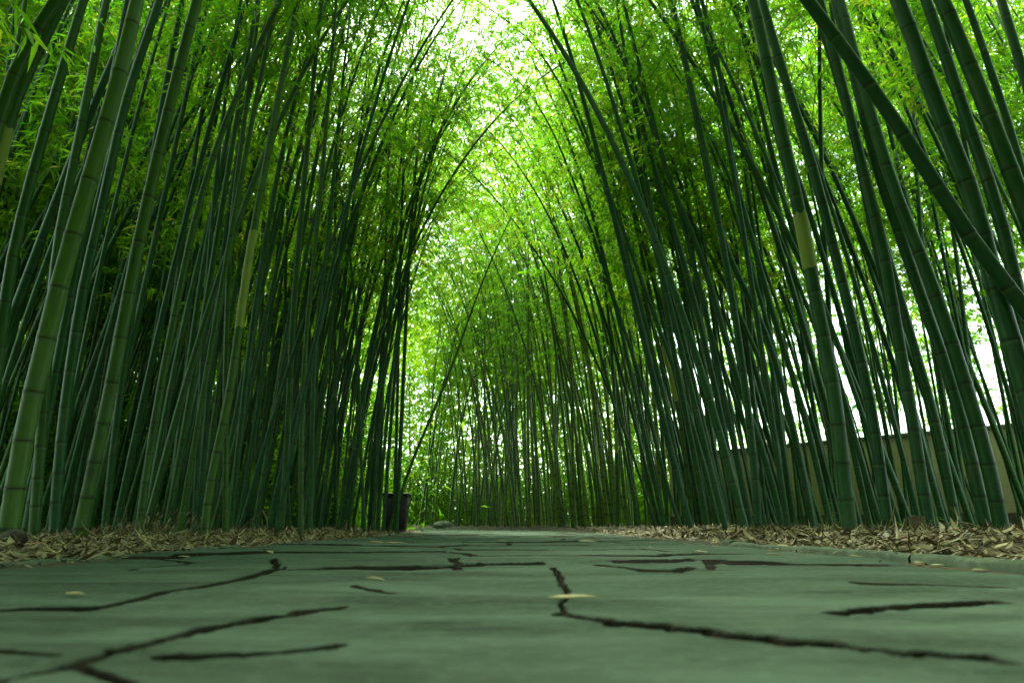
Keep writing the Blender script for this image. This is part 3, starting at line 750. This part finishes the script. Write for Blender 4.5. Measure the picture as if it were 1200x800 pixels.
# ------------------------------------------------------------------ stones
def stone(name, loc, sx, sy, sz, mat, label, seed, cat='rock'):
    r = np.random.default_rng(seed); nu, nv = 20, 12; V = []
    off = r.normal(0, 1, (7, 3)); off = norm(off); cut = r.uniform(.62, .95, 7)
    for j in range(nv+1):
        ph = pi*j/nv
        for i in range(nu):
            d = np.array([sin(ph)*cos(2*pi*i/nu), sin(ph)*sin(2*pi*i/nu), cos(ph)])
            q = 1.0
            for a, c in zip(off, cut):
                t = d@a
                if t*q > c: q = c/t
            q *= 1 + .05*r.normal(); V.append((d[0]*q*sx, d[1]*q*sy, d[2]*q*sz))
    F = [(j*nu+i, j*nu+(i+1) % nu, (j+1)*nu+(i+1) % nu, (j+1)*nu+i) for j in range(nv) for i in range(nu)]
    mb = MB(); mb.add(V, [np.array(F)]); o = mb.build(name, mat, None, False); o.location = loc
    return tag(o, label, cat)
q = at(519, 613, 23.0); stone('rock', (q[0], 23.0, .02), .36, .30, .22, M['rock'], 'pale grey rock lying low at the far bend of the path', 3)
q = at(12, 640, 3.3); stone('stone', (q[0], 3.3, float(bank(q[0], 3.3))+.03), .07, .05, .045, M['darkrock'], 'small blackish stone in the dry leaves at the foot of the thickest olive bamboo', 5, 'stone')
q = at(1034, 625, 4.4); stone('stone', (q[0], 4.4, float(bank(q[0], 4.4))+.02), .085, .05, .04, M['darkrock'], 'flat dark stone in the right bank under the dark bluish ringed bamboo', 6, 'stone')

# sawn-off stump of an old culm, right bank
q = at(1078, 622, 4.5); z0 = float(bank(q[0], 4.5))
st = empty('bamboo_stump', (q[0], 4.5, z0), 'short brown rotten bamboo stump in the litter before the very dark thick bamboo', 'stump')
m = MB(); ang = np.linspace(0, 1, 6)
tube(m, [(-.012*t, 0, -.04+.16*t) for t in ang], [.048*(1+.05*(k % 2)) for k in range(6)], 14, 0, False, skin=np.tile([.0, .75, .9], (6, 1)))
m.build('outer_shell', M['drytwig'], st)
m = MB(); tube(m, [(-.012*t, 0, .115-.03*t) for t in ang], [.040]*6, 14, 0, True); m.build('pith', M['wood'], st)

# old edging board lying behind the kerb
y0, y1 = 3.55, 3.2
a = at(1000, 640, 3.55); c = at(1085, 644, 3.25)
o = empty('edging_board', ((a[0]+c[0])/2, (a[1]+c[1])/2, (a[2]+c[2])/2), 'dark old edging board half buried in dry leaves behind the kerb', 'board')
o.rotation_euler = (0, .02, math.atan2(c[1]-a[1], c[0]-a[0])); ln = np.linalg.norm((c-a)[:2])/2
m = MB(); m.add([(x, yy + .004*sin(9*x), zz) for x in np.linspace(-ln, ln, 10) for (yy, zz) in ((-.02, -.03), (.02, -.03), (.02, .022), (-.02, .025))],
      [np.array([(k*4+j, k*4+(j+1) % 4, k*4+4+(j+1) % 4, k*4+4+j) for k in range(9) for j in range(4)]), np.array([[3, 2, 1, 0], [36, 37, 38, 39]])])
m.build('plank', M['wood'], o, False)

# ------------------------------------------------------------------ small plants
def seedling(px, py, Y, h, nl, label, seed, mat=M['shoot']):
    r = np.random.default_rng(seed); q = at(px, py, Y); z = float(bank(q[0], Y))
    root = empty('seedling', (q[0], Y, z), label, 'seedling', None)
    C = Curve(catmull(np.array([[0, 0, -.02], [.01, 0, h*.5], [r.uniform(-.04, .04), r.uniform(-.02, .02), h]]), 8))
    m = MB(); tube(m, C.P, np.linspace(.003, .0012, len(C.P)), 5, 0); m.build('stem', mat, root)
    s = np.linspace(.35, 1, nl)*C.H; az = r.uniform(0, 6.28, nl)
    m = MB(); leaves(m, C.at(s), np.stack([np.cos(az), np.sin(az), r.uniform(-.1, .6, nl)], -1), np.tile([0, 0, 1.], (nl, 1)), r.uniform(.05, .085, nl), r.uniform(.012, .02, nl), np.clip(r.normal(.78, .1, nl), 0, .95), 0, .25, True)
    m.build('foliage', M['leaf'], root)
seedling(1100, 612, 4.7, .12, 9, 'bright green seedling between the dark stems of the right bank', 1)
seedling(974, 600, 6.9, .30, 12, 'taller green seedling before the wall, behind the slim dark bamboo', 2)
seedling(1008, 618, 4.9, .06, 6, 'tiny yellow green sprout beside the bamboo with the peeling yellow internode', 3)
seedling(1056, 618, 5.6, .09, 6, 'small yellow green sprout behind the flat dark stone', 4)
seedling(627, 612, 15.5, .35, 20, 'yellow green young plant at the foot of the far stems', 5)
seedling(690, 612, 13.0, .30, 18, 'yellow green young plant at the start of the right bank', 6)

def dry_tuft(px, py, Y, w, h, n, label, seed):
    r = np.random.default_rng(seed); q = at(px, py, Y); z = float(bank(q[0], Y))
    root = empty('dry_shrub', (q[0], Y, z), label, 'undergrowth', 'dry undergrowth at the feet of the left grove')
    m = MB(); lp = []; ld = []
    for k in range(n):
        b0 = np.array([r.normal(0, w*.4), r.normal(0, w*.3), -.01]); az = r.uniform(0, 6.28); ln = h*r.uniform(.5, 1.3)
        e = np.array([cos(az)*ln*.8, sin(az)*ln*.6, ln*r.uniform(.3, 1)])
        P = catmull(np.array([b0, b0+e*.5+np.array([0, 0, ln*.2]), b0+e]), 5)
        tube(m, P, np.linspace(.003, .001, len(P)), 4, 0)
        for j in range(4): lp.append(P[r.integers(4, len(P))]); ld.append([r.normal(), r.normal(), r.normal(-.4, .4)])
    m.build('stem', M['drytwig'], root)
    m = MB(); n2 = len(lp)
    leaves(m, np.array(lp), np.array(ld), np.tile([.1, .2, 1.], (n2, 1)), r.uniform(.05, .11, n2), r.uniform(.006, .014, n2), r.uniform(.2, .95, n2), 0, .3, True)
    m.build('foliage', M['litter'], root)
dry_tuft(140, 622, 5.2, .22, .20, 26, 'tangle of dry stalks beside the thick olive bamboo that stands forward', 11)
dry_tuft(176, 622, 5.9, .22, .24, 26, 'tangle of dry stalks behind the long leaning olive bamboo', 12)
dry_tuft(212, 622, 6.2, .20, .26, 24, 'tangle of dry stalks just left of the olive bamboo with the yellow internode', 13)

def stick(P, rad, label, seed, name='fallen_twig'):
    r = np.random.default_rng(seed); P = np.array(P); o = MB(); C = catmull(P-P[0], 8)
    tube(o, C, np.linspace(rad, rad*.4, len(C)), 6, 0); ob = o.build(name, M['drytwig']); ob.location = P[0]
    return tag(ob, label, 'twig')
stick([at(272, 630, 6.3), at(290, 613, 6.35), at(308, 598, 6.4)], .008, 'broken dry cane propped slanting between the pale upright bamboo and the upright pair', 1)
stick([at(308, 598, 6.4), at(313, 610, 6.3), at(314, 629, 6.25)], .006, 'short hanging end of the broken cane, pointing down beside the upright pair', 2)
stick([at(366, 640, 5.6), at(376, 626, 5.7), at(380, 620, 5.75)], .006, 'small dark twig sticking up at the leaf edge past the upright pair', 3)
stick([at(38, 637, 3.5), at(48, 630, 3.5), at(57, 622, 3.52)], .006, 'small dry twig poking from the leaves beside the small blackish stone', 4)
stick([at(1160, 622, 3.4), at(1128, 612, 3.5), at(1100, 616, 3.6)], .005, 'thin dry twig arching over the leaf heap of the right bank', 5)

# single leaves lying on the flags
def lone_leaf(px, py, ln, wd, az, tint, curl, label, z=.006):
    q = ground_at(px, py, 0); zz = float(path_fields(np.array([[q[0]-float(cx(q[1]))]]), np.array([[q[1]]]))[0][0, 0])
    m = MB(); leaves(m, np.array([[-ln/2*cos(az), -ln/2*sin(az), 0]]), np.array([[cos(az), sin(az), .05]]), np.array([[.0, -.15, 1.]]), np.array([ln]), np.array([wd]), np.array([tint]), 0, curl, True)
    o = m.build('fallen_leaf', M['litter'], None, True); o.location = (q[0], q[1], max(zz, 0)+z)
    md = o.modifiers.new('thickness', 'SOLIDIFY'); md.thickness = .0012
    tag(o, label, 'leaf', 'single leaves fallen on the flagstones')
lone_leaf(673, 706, .094, .020, .10, .86, .05, 'straw yellow leaf lying flat by the long dark joint of the flags')
lone_leaf(443, 681, .060, .022, .2, .5, .30, 'curled tan leaf past the joint on the left flags')
lone_leaf(88, 700, .050, .016, -.3, .7, .1, 'pale blurred leaf on the flags nearest the left edge')
lone_leaf(444, 637, .15, .05, .3, .995, .2, 'orange brown leaf at the edge of the leaf strip before the black bin')
lone_leaf(465, 638.5, .15, .04, .1, .995, .1, 'rusty flat leaf beside the other orange one before the black bin')
lone_leaf(591, 635, .09, .05, .4, .99, .3, 'small reddish leaf in the middle of the path')
lone_leaf(689, 634.5, .16, .05, -.2, .8, .1, 'pale leaf on the far flags toward the right bank')
lone_leaf(1082, 661, .075, .035, .25, .62, .15, 'broad oval pale leaf resting against the kerb')
lone_leaf(1102, 664, .060, .022, -.1, .90, .1, 'greenish leaf just beside the broad oval one at the kerb')
lone_leaf(1007, 655, .08, .024, .15, .6, .2, 'tan leaf at the kerb before the buried edging board')
lone_leaf(911, 652, .11, .022, -.15, .15, .2, 'dark brown leaf lying along the start of the kerb')
lone_leaf(826, 647, .11, .035, .3, .75, .25, 'pale curled leaf where the kerb runs out')
lone_leaf(316, 647, .12, .035, -.6, .8, .2, 'cream leaf lying on the flags below the broken cane')
lone_leaf(218, 653, .06, .02, .5, .75, .2, 'small cream leaf on the left border of the flags')
lone_leaf(1150, 671, .06, .02, .2, .7, .1, 'small pale leaf on the flags nearest the right edge')

# ------------------------------------------------------------------ light
SUN_EL, SUN_AZ = radians(56), radians(-16)     # azimuth from straight ahead (+Y), negative to the left
wld = bpy.data.worlds.new('World'); SC.world = wld; wld.use_nodes = True
nt = wld.node_tree; bg = nt.nodes['Background']
sky = nt.nodes.new('ShaderNodeTexSky'); sky.sky_type = 'NISHITA'; sky.sun_disc = False
sky.sun_elevation = SUN_EL; sky.sun_rotation = SUN_AZ; sky.air_density = 1.0; sky.dust_density = 1.5; sky.ozone_density = .6
hs = nt.nodes.new('ShaderNodeHueSaturation'); hs.inputs['Saturation'].default_value = .45
nt.links.new(sky.outputs[0], hs.inputs['Color']); nt.links.new(mixc(nt, 1.0, hs.outputs[0], (.86, 1.0, .78), 'MULTIPLY'), bg.inputs[0]); bg.inputs[1].default_value = .07
sl = bpy.data.lights.new('sun', 'SUN'); sl.energy = 1.5; sl.angle = radians(14); sl.color = (.97, 1, .74)
so = bpy.data.objects.new('sun', sl); COL.objects.link(so); so.rotation_euler = (-(pi/2-SUN_EL), 0, -SUN_AZ)
so.location = (0, 0, 30)
SC.view_settings.view_transform = 'Standard'; SC.view_settings.look = 'None'
SC.view_settings.exposure = 3.65; SC.view_settings.gamma = 1.0

c = SC.cycles
c.use_denoising = True
try: c.denoiser = 'OPENIMAGEDENOISE'
except Exception: pass
c.max_bounces = 7; c.diffuse_bounces = 5; c.glossy_bounces = 2; c.transmission_bounces = 5; c.transparent_max_bounces = 4
c.use_adaptive_sampling = True; c.adaptive_threshold = .02
c.caustics_reflective = False; c.caustics_refractive = False
